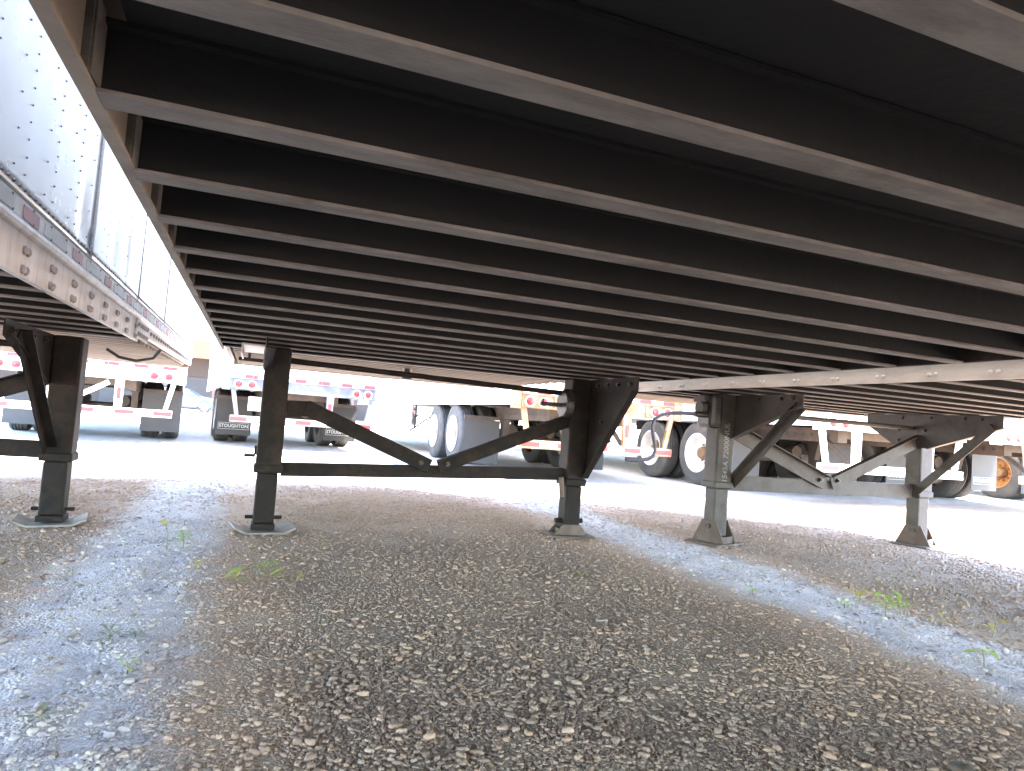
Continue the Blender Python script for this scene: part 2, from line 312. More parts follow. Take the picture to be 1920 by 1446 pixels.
def pebbles(name, d0, d1, dens, rmean, sub, label):
    x = rng.uniform(-3.0, 9.0, 1); area = 12.5*8.0
    n = int(area*dens); X = rng.uniform(-3.2, 9.3, n); Y = rng.uniform(0.7, 8.7, n)
    ang = np.arctan2(X, Y); D = np.hypot(X, Y)
    ok = (D >= d0) & (D < d1) & (ang > R(-26)) & (ang < R(64)) & (D > 1.0)
    patch = vnoise(X, Y, 1.6, 9, 4)*0.6+vnoise(X, Y, 4.5, 2, 31)*0.4
    keep = np.clip((patch-0.22)/0.25, 0.42, 1.0)
    sandy = np.exp(-((X-.02)/0.17)**2)+np.exp(-((X-2.2)/0.15)**2)
    keep = keep*(1-0.75*np.clip(sandy*(vnoise(X, Y, 2.2, 5, 6)+.35), 0, 1))
    strip = np.exp(-((X+0.52)/0.20)**2)+np.exp(-((X-2.55)/0.16)**2)
    keep = keep*(1-0.55*np.clip(strip, 0, 1))
    ok &= rng.random(n) < keep
    X, Y = X[ok], Y[ok]; n = len(X); Z = gz(X, Y)
    base, fc = ico(sub)
    fc = fc[base[fc].mean(1)[:, 2] > (-0.35 if sub else -0.6)]; used = np.unique(fc); mp_ = -np.ones(len(base), int); mp_[used] = np.arange(len(used)); base = base[used]; fc = mp_[fc]; nv = len(base)
    s = np.clip(rng.lognormal(math.log(rmean), 0.45, n), 0.0018, 0.013)
    big = rng.random(n) < 0.004; s[big] *= 1.5
    sx = s*rng.uniform(0.95, 1.45, n); sy = s*rng.uniform(0.75, 1.05, n); sz = s*rng.uniform(0.5, 0.78, n)
    var = [base*(1+rng.normal(0, 0.085, (nv, 1))) for _ in range(14)]
    B = np.array(var)[rng.integers(0, 14, n)]
    B = B*np.stack([sx, sy, sz], -1)[:, None, :]
    tx = rng.normal(0, 0.2, n); rz = rng.uniform(0, 6.283, n)
    c, q = np.cos(tx)[:, None], np.sin(tx)[:, None]; y_, z_ = B[..., 1]*c-B[..., 2]*q, B[..., 1]*q+B[..., 2]*c
    c, q = np.cos(rz)[:, None], np.sin(rz)[:, None]; x2, y2 = B[..., 0]*c-y_*q, B[..., 0]*q+y_*c
    V = np.stack([x2+X[:, None], y2+Y[:, None], z_+(Z+sz*(rng.uniform(-0.5, 0.25, n) if d0 < 3 else rng.uniform(-0.1, 0.5, n)))[:, None]], -1).reshape(-1, 3)
    F = (fc[None]+np.arange(n)[:, None, None]*nv).reshape(-1, 3)
    me = bpy.data.meshes.new(name); me.vertices.add(len(V)); me.vertices.foreach_set('co', V.ravel())
    me.loops.add(F.size); me.loops.foreach_set('vertex_index', F.ravel().astype(np.int32))
    me.polygons.add(len(F)); me.polygons.foreach_set('loop_start', (np.arange(len(F))*3).astype(np.int32))
    me.polygons.foreach_set('use_smooth', np.ones(len(F), bool))
    me.update(calc_edges=True)
    col = PAL[rng.choice(len(PAL), n, p=PALP)]*(rng.uniform(0.8, 1.2, (n, 1)) if d0 < 3 else rng.uniform(0.45, 1.35, (n, 1)))
    col = col*np.array((1.70, 1.24, 0.99))*0.44+np.array((0.435, 0.315, 0.24))*0.56
    col = np.minimum(col, np.array((0.46, 0.365, 0.295)))
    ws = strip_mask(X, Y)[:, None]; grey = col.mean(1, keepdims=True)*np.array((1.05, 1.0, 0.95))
    col = col*(1-.85*ws)+grey*1.24*.85*ws  # stones get the same painted sky light: greyer and paler in the slots
    a = me.color_attributes.new('stone', 'FLOAT_COLOR', 'POINT')
    cc = np.ones((n, nv, 4)); cc[..., :3] = col[:, None, :]; a.data.foreach_set('color', cc.ravel().astype(np.float32))
    if 'pebble stone' not in MATS:
        M = bpy.data.materials.new('pebble stone'); M.use_nodes = True; nn = M.node_tree.nodes; L = M.node_tree.links
        at = nn.new('ShaderNodeAttribute'); at.attribute_name = 'stone'
        g = nn.new('ShaderNodeNewGeometry'); t = nn.new('ShaderNodeTexNoise'); t.inputs['Scale'].default_value = 170; t.inputs['Detail'].default_value = 4; L.new(g.outputs['Position'], t.inputs['Vector'])
        mr = nn.new('ShaderNodeMapRange'); mr.inputs[1].default_value = .4; mr.inputs[2].default_value = .7; mr.inputs[4].default_value = .45; L.new(t.outputs[0], mr.inputs[0])
        mx = nn.new('ShaderNodeMix'); mx.data_type = 'RGBA'; L.new(mr.outputs[0], mx.inputs[0]); L.new(at.outputs[0], mx.inputs[6]); mx.inputs[7].default_value = (0.44, 0.335, 0.265, 1)
        b = nn['Principled BSDF']; L.new(mx.outputs[2], b.inputs['Base Color']); b.inputs['Roughness'].default_value = 0.92; b.inputs['Specular IOR Level'].default_value = 0.15
        MATS['pebble stone'] = M
    me.materials.append(MATS['pebble stone'])
    o = bpy.data.objects.new(name, me); COL.objects.link(o); tag(o, label, 'gravel', kind='stuff'); return o
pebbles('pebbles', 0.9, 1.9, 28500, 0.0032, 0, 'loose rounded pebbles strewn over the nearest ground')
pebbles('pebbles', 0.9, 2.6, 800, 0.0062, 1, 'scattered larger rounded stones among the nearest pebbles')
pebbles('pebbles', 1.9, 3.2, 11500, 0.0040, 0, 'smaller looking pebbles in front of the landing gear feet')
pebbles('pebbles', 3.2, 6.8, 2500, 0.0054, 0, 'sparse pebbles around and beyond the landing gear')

def debris():
    mb_v, mb_f, cols = [], [], []; base, fc = ico(1); off = 0
    for k in range(420):
        x = rng.normal(-.42, .16) if k % 2 else rng.normal(2.6, .17); y = rng.uniform(1.3, 4.6)
        if float(vnoise(x, y, 2.4, 50, 9)) < .45 and k % 5: continue
        sz = min(.0085, rng.lognormal(math.log(.0042), .4)); v = base*(1+rng.normal(0, .2, (len(base), 1)))*np.array([sz*rng.uniform(1, 2.4), sz, sz*.6])
        a = rng.uniform(0, 6.28); c, q = math.cos(a), math.sin(a); v = np.stack([v[:, 0]*c-v[:, 1]*q+x, v[:, 0]*q+v[:, 1]*c+y, v[:, 2]+float(gz(x, y))+sz*.25], -1)
        mb_v += v.tolist(); mb_f += (fc+off).tolist(); off += len(base)
    m_ = MB(); m_.v = [tuple(p) for p in mb_v]; m_.f = [tuple(p) for p in mb_f]
    o = m_.build('debris', mat('dark soil crumbs', (0.17, 0.135, 0.105), 0.9, 0, (0.27, 0.225, 0.18), 40, 0.9, 0.5, 120), None, True); tag(o, 'dark soil crumbs and bark bits in the grey strips', 'debris', kind='stuff')
    m_ = MB()
    for k in range(130):
        x = rng.normal(-.42, .17) if k % 2 else rng.normal(2.6, .18); y = rng.uniform(1.3, 4.2); z = float(gz(x, y))+.008; a = rng.uniform(0, 6.28); l = rng.uniform(.015, .055)
        m_.tube([(x, y, z), (x+l*.5*math.cos(a), y+l*.5*math.sin(a), z+rng.uniform(0, .012)), (x+l*math.cos(a+.3), y+l*math.sin(a+.3), z)], .0009, 4)
    o = m_.build('straw', mat('dry straw', (0.38, 0.29, 0.17), 0.8, 0, (0.26, 0.18, 0.10), 40, 0.8), None, True); tag(o, 'bits of dry straw and twigs in the grey strips', 'straw', kind='stuff')
debris()

# ------------------------------------------------------------------ near trailers
I_PROF = []
fw, ft, wt, dp = 0.0225, 0.006, 0.003, 0.092
I_PROF = [(-fw, 0), (fw, 0), (fw, ft), (wt, ft+.003), (wt, dp-ft), (fw*.8, dp-ft), (fw*.8, dp), (-fw*.8, dp), (-fw*.8, dp-ft), (-wt, dp-ft), (-wt, ft+.003), (-fw, ft)]
W2 = 1.295
def beam_mesh(fm, wm):
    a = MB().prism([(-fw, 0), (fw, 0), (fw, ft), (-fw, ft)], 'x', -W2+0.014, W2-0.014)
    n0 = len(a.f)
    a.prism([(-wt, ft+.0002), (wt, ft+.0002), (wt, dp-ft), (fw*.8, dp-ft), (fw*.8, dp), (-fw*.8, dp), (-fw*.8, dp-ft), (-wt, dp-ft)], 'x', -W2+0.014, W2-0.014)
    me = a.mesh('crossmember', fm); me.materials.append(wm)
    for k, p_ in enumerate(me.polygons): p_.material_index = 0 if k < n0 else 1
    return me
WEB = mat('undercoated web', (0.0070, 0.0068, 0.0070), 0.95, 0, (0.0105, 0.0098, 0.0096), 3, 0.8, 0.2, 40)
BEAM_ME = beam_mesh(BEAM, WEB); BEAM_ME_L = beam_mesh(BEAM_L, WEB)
_m = MB().box(-.003, .003, -.055, -.005, .008, .10).box(-.02, .0, -.058, -.055, .008, .1); CLIP_ME = _m.mesh('clip', BEAM)
_b = MB().lathe([(0, .0), (0, .0125), (.006, .0125), (.0095, .0085), (.0115, .0)], 12, 'x'); BOLT_ME = _b.mesh('bolt', BOLT, True); BOLTW_ME = _b.mesh('bolt', BOLT_W, True)
_b = MB().lathe([(0, .0), (0, .014), (.010, .014), (.010, .0)], 6, 'x').lathe([(.01, .0075), (.02, .0075), (.02, 0)], 8, 'x'); NUT_ME = _b.mesh('bolt', GREASE)

def rail_profile(side, H):
    # closed profile in (x,z), outer face at x=0 going inwards for side=+1 (right rail: inward is -x)
    p = [(0, H), (0, H+.113), (.008, H+.117), (.013, H+.126), (.011, H+.136), (.0, H+.142), (.0, H+.197), (-.016, H+.197), (-.016, H+.30), (-.03, H+.30),
         (-.03, H+.125), (-.008, H+.12), (-.008, H+.006), (-.018, H+.006), (-.018, H)]
    return [(side*a, b) for a, b in p]

TOPZ = 3.30  # unseen roofs set lower than real ones so sky light reaches the gaps
def near_trailer(name, label, x0, H, tail, nose, split, beams, legs, legY, beam_me, rail_mat, steel, opts):
    cx = x0+W2
    t = empty(name, (cx, 0, 0)); tag(t, label, 'trailer', 'trailers parked side by side over the camera')
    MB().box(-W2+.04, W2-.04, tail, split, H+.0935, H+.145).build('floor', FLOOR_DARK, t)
    for y in beams:
        b = inst('crossmember', beam_me, t, (0, y+random.uniform(-.004, .004), H+random.uniform(-.0015, .0015)), (0, random.uniform(-.0006, .0006), random.uniform(-.0012, .0012)))
        if y < 3.2 and opts.get('clips'):
            inst('clip', CLIP_ME, b, (-W2+.016, 0, 0))
    # front section: raised closed apron plate with shallow stiffeners, then the nose
    ap = MB().box(-W2+.055, W2-.055, split, nose-.03, H+.045, H+.06).build('apron_plate', APRON, t)
    k = 0; y = split+.06
    while y < nose-.1:
        MB().box(-W2+.06, W2-.06, y-.02, y+.02, H+.022, H+.0448).build('stiffener', APRON, ap); y += .16
    MB().box(-W2+.02, W2-.02, nose-.05, nose-.004, H+.02, H+.25).build('nose_sill', APRON, t)
    MB().box(-W2+.03, W2-.03, split-.012, split-.002, H+.03, H+.103).build('bulkhead', BEAM, t)
    for s in (-1, 1):
        pr = rail_profile(s, H)
        pr = [(a+s*W2, b) for a, b in pr]
        m_ = MB().prism(pr, 'y', tail, split)
        m_.build('side_rail', BLACK_STEEL if (opts.get('clips') and s > 0) else rail_mat, t)
        pf = [(s*(W2), H+.05), (s*(W2), H+.113), (s*(W2+.012), H+.126), (s*(W2), H+.142), (s*W2, H+.197), (s*(W2-.016), H+.197), (s*(W2-.016), H+.3), (s*(W2-.03), H+.3), (s*(W2-.03), H+.05)]
        MB().prism(pf, 'y', split+.003, nose).build('side_rail', rail_mat, t)
        MB().box(*sorted((s*(W2+.001), s*(W2+.007))), split-.12, split+.30, H+.012, H+.11).build('splice_plate', rail_mat, t)
        if not (opts.get('panel_side') == s):
            MB().box(*sorted((s*(W2-.008), s*(W2-.034))), tail, nose, H+.3005, TOPZ).build('side_wall', WALL_W, t)
    MB().box(-W2+.03, W2-.03, tail, nose, TOPZ+.0005, TOPZ+.04).build('roof', WALL_W, t)
    MB().box(-W2+.035, W2-.035, nose-.035, nose-.003, H+.2505, TOPZ).build('front_wall', WALL_W, t)
    MB().box(-W2+.035, W2-.035, tail+.003, tail+.035, H+.2505, TOPZ).build('rear_door', WALL_W, t)
    # kingpin
    if opts.get('kingpin'):
        MB().lathe([(0, 0), (0, .055), (-.012, .055), (-.03, .026), (-.07, .026), (-.08, .04), (-.105, .04), (-.105, 0)], 16, 'z').build('kingpin', GREASE, t, True, loc=(0, split+.42, H+.045))
    # ---- landing gear, fixed under the frame
    X = [x-cx for x in legs]
    for i, lx in enumerate(X):
        inner = 1 if i == 0 else -1       # direction of the other leg
        tb = .07
        top = H-.002
        legz = opts.get('tubez', .355)
        leg = MB().box(lx-tb, lx+tb, legY-tb, legY+tb, legz, top).build('landing_leg', steel, t, bevel=.012)
        MB().box(lx-tb-.008, lx+tb+.008, legY-tb-.008, legY+tb+.008, legz-.012, legz+.035).build('collar', steel, leg, bevel=.008)
        MB().box(lx-.057, lx+.057, legY-.057, legY+.057, .055, legz-.0125).build('inner_tube', opts.get('inner', steel), leg, bevel=.010)
        # foot
        kind = opts['feet'][i]
        if kind == 'pad':
            m_ = MB(); n = 10; pts = []
            for a in range(n+1):
                u = -0.165+.33*a/n; zz = .016+max(0, abs(u)-.10)*.45
                pts.append((u, zz))
            poly = pts+[(u, z-.012) for u, z in pts[::-1]]
            m_.prism(poly, 'y', -.12, .12)
            m_.build('foot_pad', PAD, leg, bevel=.003, loc=(lx, legY, 0), rot=(0, opts.get('padtilt', 0), .15))
            MB().box(lx-.064, lx+.064, legY-.064, legY+.064, .022, .0545).box(lx-.10, lx+.10, legY-.012, legY+.012, .075, .095).build('foot_socket', steel, leg, bevel=.004)
        elif kind == 'shoe':
            m_ = MB()
            m_.prism([(-.15, -.125), (.15, -.125), (.15, .125), (-.15, .125)], 'z', .006, .018)
            m_.build('foot_plate', RUSTY, leg, loc=(lx, legY, 0), rot=(0, 0, -.1))
            m_ = MB()
            for s in (-1, 1):
                m_.prism([(-.115, .0185), (.115, .0185), (.06, .085), (-.06, .085)], 'y', s*.066-.005, s*.066+.005)
            m_.box(-.07, .07, -.0605, .0605, .0185, .05)
            m_.build('foot_shoe', RUSTY, leg, loc=(lx, legY, 0), rot=(0, 0, -.1))
            MB().tube([(lx-.10, legY, .105), (lx+.10, legY, .105)], .017, 10).build('foot_pin', steel, leg)
        else:
            MB().box(-.165, .165, -.13, .13, .004, .016).build('foot_plate', RUSTY, leg, loc=(lx, legY, 0), rot=(0, 0, .35))
            m_ = MB()
            for s in (-1, 1):
                m_.prism([(-.125, .0165), (.125, .0165), (.055, .165), (-.055, .165)], 'x', s*.072-.005, s*.072+.005)
            m_.box(-.067, .067, -.105, -.095, .0165, .062).box(-.067, .067, .095, .105, .0165, .062)
            m_.build('foot_bracket', RUSTY if opts.get('rustfoot') else steel, leg, loc=(lx, legY, 0), rot=(0, 0, .35))
            MB().tube([(-.095, 0, .125), (.095, 0, .125)], .018, 10).build('foot_pin', GREASE, leg, loc=(lx, legY, 0), rot=(0, 0, .35))
        # wing plate
        s = -inner if opts.get('plate_out', True) else inner
        px = lx+s*(tb+.004)
        poly = [(a+legY if opts.get('rel', True) else a, b) for a, b in opts['plate'][i]]
        if len(poly) > 2:
            pl = MB().prism(poly, 'x', px-.004, px+.004).build('wing_plate', steel, t)
            # folded flange along the sloping edge
            fl = opts['flange'][i]
            a, b = (fl[0][0]+legY, fl[0][1]), (fl[1][0]+legY, fl[1][1])
            MB().bar((px-s*.02, a[0], a[1]), (px-s*.02, b[0], b[1]), .045, .006, (0, -(b[1]-a[1]), b[0]-a[0])).build('flange', steel, pl)
            for q in opts['holes'][i]:
                inst('bolt', NUT_ME, pl, (px-.004, legY+q[0], q[1]), (0, 0, math.pi)); inst('bolt', NUT_ME, pl, (px+.004, legY+q[0], q[1]))
        br = opts.get('brace', [None, None])[i]
        if br:
            a, b = br
            bx = lx+s*(tb-.025 if not opts.get('brace_side') else .095)
            m_ = MB().bar((bx, legY+a[0], a[1]), (bx, legY+b[0], b[1]), .062, .007, (1, 0, 0))
            d = Vector((0, b[0]-a[0], b[1]-a[1])).normalized(); q = Vector((1, 0, 0)).cross(d)
            A = Vector((bx-s*.022, legY+a[0], a[1]))+q*.031; Bq = Vector((bx-s*.022, legY+b[0], b[1]))+q*.031
            m_.bar(A, Bq, .007, .05, (1, 0, 0))
            m_.build('diagonal_strut', steel, t)
    # cross bar and V braces
    (bl, br_) = opts['bar']; xl, xr = X[0]+.0705, X[1]-.0705; wv = opts.get('barw', .08)
    MB().bar((xl, legY-.01, bl), (xr, legY-.01, br_), wv, .012, (0, 1, 0)).bar((xl, legY+.02, bl+wv/2-.004), (xr, legY+.02, br_+wv/2-.004), .008, .048, (0, 1, 0)).build('cross_bar', steel, t, bevel=.002)
    cxm = (xl+xr)/2
    for i, (xa, za) in enumerate(((xl, opts['vtop'][0]), (xr, opts['vtop'][1]))):
        s = 1 if i == 0 else -1
        zb = (bl+br_)/2+.035
        yv = legY-.0335
        if opts.get('vflat') and i == 0:
            x1 = xa+.14
            m_ = MB().bar((xa, yv, za-.012), (x1, yv, za), opts.get('vw', .09), .011, (0, 1, 0)).bar((x1-.035, yv-.0115, za+.006), (cxm-.03, yv-.0115, zb), opts.get('vw', .09), .011, (0, 1, 0))
        else:
            m_ = MB().bar((xa, yv, za), (cxm-s*.03, yv, zb), opts.get('vw', .09), .011, (0, 1, 0))
            d = Vector((cxm-s*.03-xa, 0, zb-za)).normalized(); q = Vector((-d.z, 0, d.x)); q = q if q.z > 0 else -q
            o_ = q*(opts.get('vw', .09)/2-.004)
            m_.bar(Vector((xa, yv-.026, za))+o_, Vector((cxm-s*.03, yv-.026, zb))+o_, .008, .04, (0, 1, 0))
        m_.build('diagonal_brace', steel, t, bevel=.002)
        inst('bolt', NUT_ME, t, (cxm-s*.085, yv-.008, zb+.02), (0, 0, -math.pi/2), (1.2, 1.2, 1.2))
    # shaft joining the two gearboxes
    MB().tube([(xl, legY, opts['shaft'][0]), (xr, legY, opts['shaft'][1])], .017, 12).build('cross_shaft', opts.get('shaft_mat', BLACK_STEEL), t, True)
    return t, cx, X

def yrange(a, step, lo, hi):
    k0 = math.ceil((lo-a)/step); return [a+k*step for k in range(k0, int((hi-a)/step)+1)]

# trailer overhead
HA = 1.0627
tA, cA, XA = near_trailer('semi_trailer', 'dark semi trailer directly overhead, its crossmembers filling the upper picture', -0.2166, HA, -6.6, 6.82, 4.74,
    yrange(0.9092, 0.2726, -1.0, 4.66), (0.115, 2.056), 4.19, BEAM_ME, RAIL_UNDER, BLACK_STEEL,
    dict(clips=True, kingpin=True, feet=['pad', 'shoe'], plate=[[(-.62, HA-.003), (.25, HA-.003), (.25, HA-.1), (-.0, .93), (-.62, HA-.05)], [(-.66, HA-.003), (.22, HA-.003), (.22, HA-.10), (.03, .40), (-.09, .40), (-.66, HA-.09)]],
         flange=[((-.62, HA-.05), (0, .93)), ((-.66, HA-.09), (-.09, .40))], holes=[[], [(-.58, HA-.045), (-.44, HA-.045), (-.30, HA-.045), (-.17, HA-.045), (-.25, .78), (-.33, .66)]],
         bar=(.362, .415), barw=.078, vtop=(.725, .775), vflat=True, vw=.088, shaft=(.995, .955), inner=BLACK_STEEL))
# gearbox of the right leg, with a stub shaft
g = MB().lathe([(-.03, 0), (-.03, .085), (-.012, .10), (.02, .10), (.02, 0)], 22, 'x').build('gearbox', GREASE, tA, True, loc=(XA[1]-.095, 4.16, .885))
MB().tube([(XA[1]-.126, 4.16, .875), (XA[1]-.28, 4.16, .875)], .014, 10).tube([(XA[1]-.262, 4.16, .862), (XA[1]-.262, 4.16, .91)], .008, 8).build('stub_shaft', GREASE, g) .parent = g
for o in g.children: o.location = (-(XA[1]-.095), -4.16, -.885)
# folded bracket plate beside the left leg top
MB().box(XA[0]-.20, XA[0]-.075, 4.02, 4.58, HA-.014, HA-.004).box(XA[0]-.20, XA[0]-.192, 4.02, 4.58, HA-.06, HA-.014).build('mounting_plate', RAIL_ALU, tA)
MB().tube([(-1.13, 5.2, HA+.04), (-1.13, 5.2, HA-.03)], .010, 8).tube([(-1.2, 5.2, HA-.02), (-1.0, 5.2, HA-.025)], .012, 8).build('air_line', RUBBER, tA)
MB().box(XA[0]-.135, XA[0]-.075, 4.13, 4.25, .428, .442).box(XA[0]-.082, XA[0]-.0705, 4.15, 4.23, .442, .49).build('step_bracket', BLACK_STEEL, tA)
MB().tube([(XA[1]-.12, 4.10, .40), (XA[1]-.105, 4.10, .27)], .018, 8).build('hanging_pin', RUSTY, tA)

# left trailer
HL = 1.0182
tL, cL, XL_ = near_trailer('semi_trailer', 'silver riveted semi trailer at far left with a row of bolts on its bottom rail', -0.6096-2*W2, HL, -6.6, 7.50, 4.16,
    yrange(2.182, 0.2655, 0.6, 4.1), (-2.90, -0.951), 4.33, BEAM_ME_L, RAIL_ALU, BLACK_STEEL,
    dict(feet=['pad', 'pad'], plate=[[], [(-.82, HL-.003), (.25, HL-.003), (.25, HL-.1), (.10, .755), (-.22, .755), (-.82, HL-.075)]], flange=[None, ((-.82, HL-.075), (-.22, .755))], plate_out=False,
         holes=[[], [(-.72, HL-.045), (-.62, HL-.045), (-.44, HL-.045), (-.24, HL-.045)]], brace=[None, ((-.73, .955), (-.09, .40))], panel_side=1,
         bar=(.40, .40), barw=.09, vtop=(.80, .80), vw=.095, shaft=(.95, .95), padtilt=-.02))
MB().tube([(XL_[1]+.12, 4.62, .985), (XL_[1]+.17, 4.7, .95), (XL_[1]+.25, 4.8, .94), (XL_[1]+.33, 4.9, .97), (XL_[1]+.36, 4.95, 1.03)], .009, 8).build('air_hose', RUBBER, tL, True)
# riveted side wall panels
def wall_panel(y0, y1, xo, z0, z1, seed, parent):
    ny_, nz_ = 26, 60; rs = np.random.default_rng(seed)
    ys = np.linspace(y0+.001, y1-.001, ny_); zs = np.linspace(z0, z1, nz_); Yg, Zg = np.meshgrid(ys, zs)
    d = (vnoise(Yg, Zg, 3.2, seed*3.3, 1)-.5)*.0016+(vnoise(Yg, Zg, 1.2, seed, 7)-.5)*.002+(vnoise(Yg*3.0, Zg*.35, 2.4, seed, 3)-.5)*.0014
    for (yy, zz, ry, rz_, dep) in ((2.74, 1.36, .03, .12, .011), (2.83, 1.285, .10, .03, .008), (3.62, 1.44, .035, .16, .009), (3.32, 1.33, .02, .10, .006), (3.75, 1.36, .02, .14, .006), (4.3, 1.5, .03, .2, .007)):
        d = d-.6*dep*np.exp(-((Yg-yy)/ry)**2-((Zg-zz)/rz_)**2)
    v = np.stack([xo+d, Yg, Zg], -1).reshape(-1, 3).tolist()
    ii = np.arange(ny_*nz_).reshape(nz_, ny_)
    f = np.stack([ii[:-1, :-1], ii[:-1, 1:], ii[1:, 1:], ii[1:, :-1]], -1).reshape(-1, 4).tolist()
    mb = MB(); mb.add(v, f); o = mb.build('wall_panel', WALL_L, parent, True)
    so_ = o.modifiers.new('thick', 'SOLIDIFY'); so_.thickness = .003; so_.offset = -1
    return o
pY = [-.5, .64, 1.77, 2.90, 4.03, 5.16, 6.29, 7.47]
for i in range(len(pY)-1):
    wall_panel(pY[i], pY[i+1], W2-.002+(.0018 if i % 2 else 0), HL+.205, TOPZ, i+2, tL)
MB().box(W2-.045, W2-.0175, -6.6, 7.47, HL+.3005, TOPZ-.001).build('wall_liner', WALL_W, tL)
MB().box(W2-.03, W2-.006, -6.6, -.502, HL+.3005, TOPZ).build('side_wall', WALL_W, tL)
for y in pY[1:-1]: MB().box(W2-.0035, W2+.0004, y-.0008, y+.0008, HL+.205, TOPZ).build('seam', BOLT, tL)
def rivet_cloud(name, pts, xo, r, h, parent, mt, sgn=1):
    m_ = MB()
    for (y, z) in pts:
        n = 6; vs = [(xo-.001*sgn, y+r*math.cos(k*1.0472), z+r*math.sin(k*1.0472)) for k in range(n)]
        vs += [(xo+h*sgn, y+.6*r*math.cos(k*1.0472), z+.6*r*math.sin(k*1.0472)) for k in range(n)]
        m_.add(vs, [(k, (k+1) % n, (k+1) % n+n, k+n) for k in range(n)]+[tuple(range(n, 2*n))])
    o = m_.build(name, mt, parent, True); o['kind'] = 'stuff'; return o
pts = []
for k in range(-5, 20):
    yd = 2.112+.2655*k
    for z in np.arange(HL+.26, 2.75, .0468): pts.append((yd+random.gauss(0, .001), z+random.gauss(0, .001)))
    for z in np.arange(HL+.26, 2.75, .0936): pts.append((yd-.0885+random.gauss(0, .001), z+random.gauss(0, .001)))
for y in pY[1:-1]:
    for z in np.arange(HL+.24, 2.75, .0468): pts.append((y+.012, z))
pts = [q for q in pts if q[0] < 7.4]
rivet_cloud('rivets', pts, W2-.001, .0033, .0024, tL, RIVET)
pts = [(y, HL+.222) for y in np.arange(1.0, 7.4, .045)]
pts += [(y+dy, z) for y in np.arange(1.15, 7.3, .1765) for dy, z in ((0, HL+.188), (.012, HL+.152))]
rivet_cloud('rivets', pts, W2-.0005, .0055, .004, tL, RIVET)
MB().box(W2-.0155, W2+.0012, -.5, 7.47, HL+.1975, HL+.2045).build('seam', RIVET, tL)
for y in yrange(2.182, 0.2655, 1.3, 4.05):
    for z in (HL+.0715, HL+.0195):
        for dy in (-.0145, .0145): inst('bolt', BOLT_ME, tL, (W2, y+dy, z))
for y in np.arange(split_y := 4.09, 4.44, .062):
    for z in (HL+.035, HL+.085): inst('bolt', BOLT_ME, tL, (W2+.007, y, z))
for y in np.arange(4.6, 7.3, .12):
    inst('bolt', BOLT_ME, tL, (W2, y, HL+.08))
yy = 2.128-.53*2
for k in range(11):
    MB().box(W2, W2+.0016, yy, yy+.14, HL+.150, HL+.186).build('red_tape', RED_FADED, tL)
    MB().box(W2, W2+.0016, yy+.20, yy+.45, HL+.150, HL+.186).build('white_tape', WHITE_FADED, tL)
    yy += .53

# right trailer
HR = 1.0452
tR, cR, XR_ = near_trailer('semi_trailer', 'pale railed semi trailer at right on grey landing legs with a blue crank', 2.7432, HR, -6.6, 5.95, 4.86,
    yrange(3.979, 0.268, 0.9, 4.8), (3.087, 5.034), 3.98, BEAM_ME_L, RAIL_WHITE, GREY_STEEL,
    dict(kingpin=True, feet=['bracket', 'bracket'], rustfoot=True, inner=GREY_STEEL, plate_out=False,
         plate=[[(-.69, HR-.003), (.22, HR-.003), (.22, HR-.08), (.05, .74), (-.08, .74), (-.69, HR-.085)], [(-.70, HR-.003), (.44, HR-.003), (.44, HR-.10), (.18, .795), (-.12, .775), (-.70, HR-.09)]],
         flange=[((-.69, HR-.085), (-.08, .74)), ((-.70, HR-.09), (-.12, .775))],
         holes=[[(-.6, HR-.03), (-.5, HR-.03), (-.3, HR-.03), (-.62, HR-.075)], [(-.55, HR-.03), (-.42, HR-.03), (-.15, HR-.03), (.1, HR-.03), (.13, HR-.13), (-.1, HR-.13), (.13, .83), (-.05, .83)]],
         brace=[((-.66, .965), (-.05, .42)), ((-.64, .955), (-.06, .43))], brace_side=True,
         bar=(.425, .43), barw=.105, vtop=(.80, .83), vw=.105, shaft=(.93, .93), shaft_mat=GREY_STEEL, tubez=.40))
for y in yrange(3.979, 0.2655, 0.9, 4.7):
    for dy in (-.016, .016): inst('bolt', BOLTW_ME, tR, (-W2, y+dy, HR+.029), (0, 0, math.pi), (.7, .78, .78))
# gearbox and crank of the left leg
g = MB().box(-.075, .03, -.10, .075, -.115, .12).build('gearbox', GREASE, tR, bevel=.03, loc=(XR_[0]-.105, 3.95, .915))
MB().lathe([(-.02, 0), (-.02, .045), (.02, .05), (.02, 0)], 14, 'x').build('gear_cover', GREY_STEEL, g, True, loc=(-.095, -.01, .02))
MB().box(-.11, -.075, -.06, .06, .06, .10).build('gearbox_tab', GREY_STEEL, g)
c0 = XR_[0]-.105
cp = [(2.93-cR, 3.90, .885), (2.82-cR, 3.885, .885), (2.70-cR, 3.88, .883), (2.60-cR, 3.88, .875), (2.525-cR, 3.88, .858), (2.482-cR, 3.88, .825), (2.465-cR, 3.88, .78), (2.478-cR, 3.88, .72), (2.495-cR, 3.88, .66),
      (2.50-cR, 3.88, .615), (2.485-cR, 3.88, .582), (2.45-cR, 3.88, .562), (2.40-cR, 3.88, .554), (2.36-cR, 3.88, .552)]
cr_ = MB().tube(cp, .0125, 10).build('crank_handle', CRANK, tR, True)
MB().tube([(2.37-cR, 3.88, .552), (2.285-cR, 3.88, .550)], .0165, 12).build('grip', CRANK, cr_, True)
MB().tube([(2.95-cR, 3.90, .885), (2.80-cR, 3.885, .885)], .02, 12).build('socket', GREASE, cr_, True)
text_obj('marker_writing', '1545A 72000NUL', .056, CHALK, tR, (XR_[0]+.006, 3.98-.0712, .635), (R(90), R(-90), 0), .0006, .12, 'CENTER', 1.0, .0006)

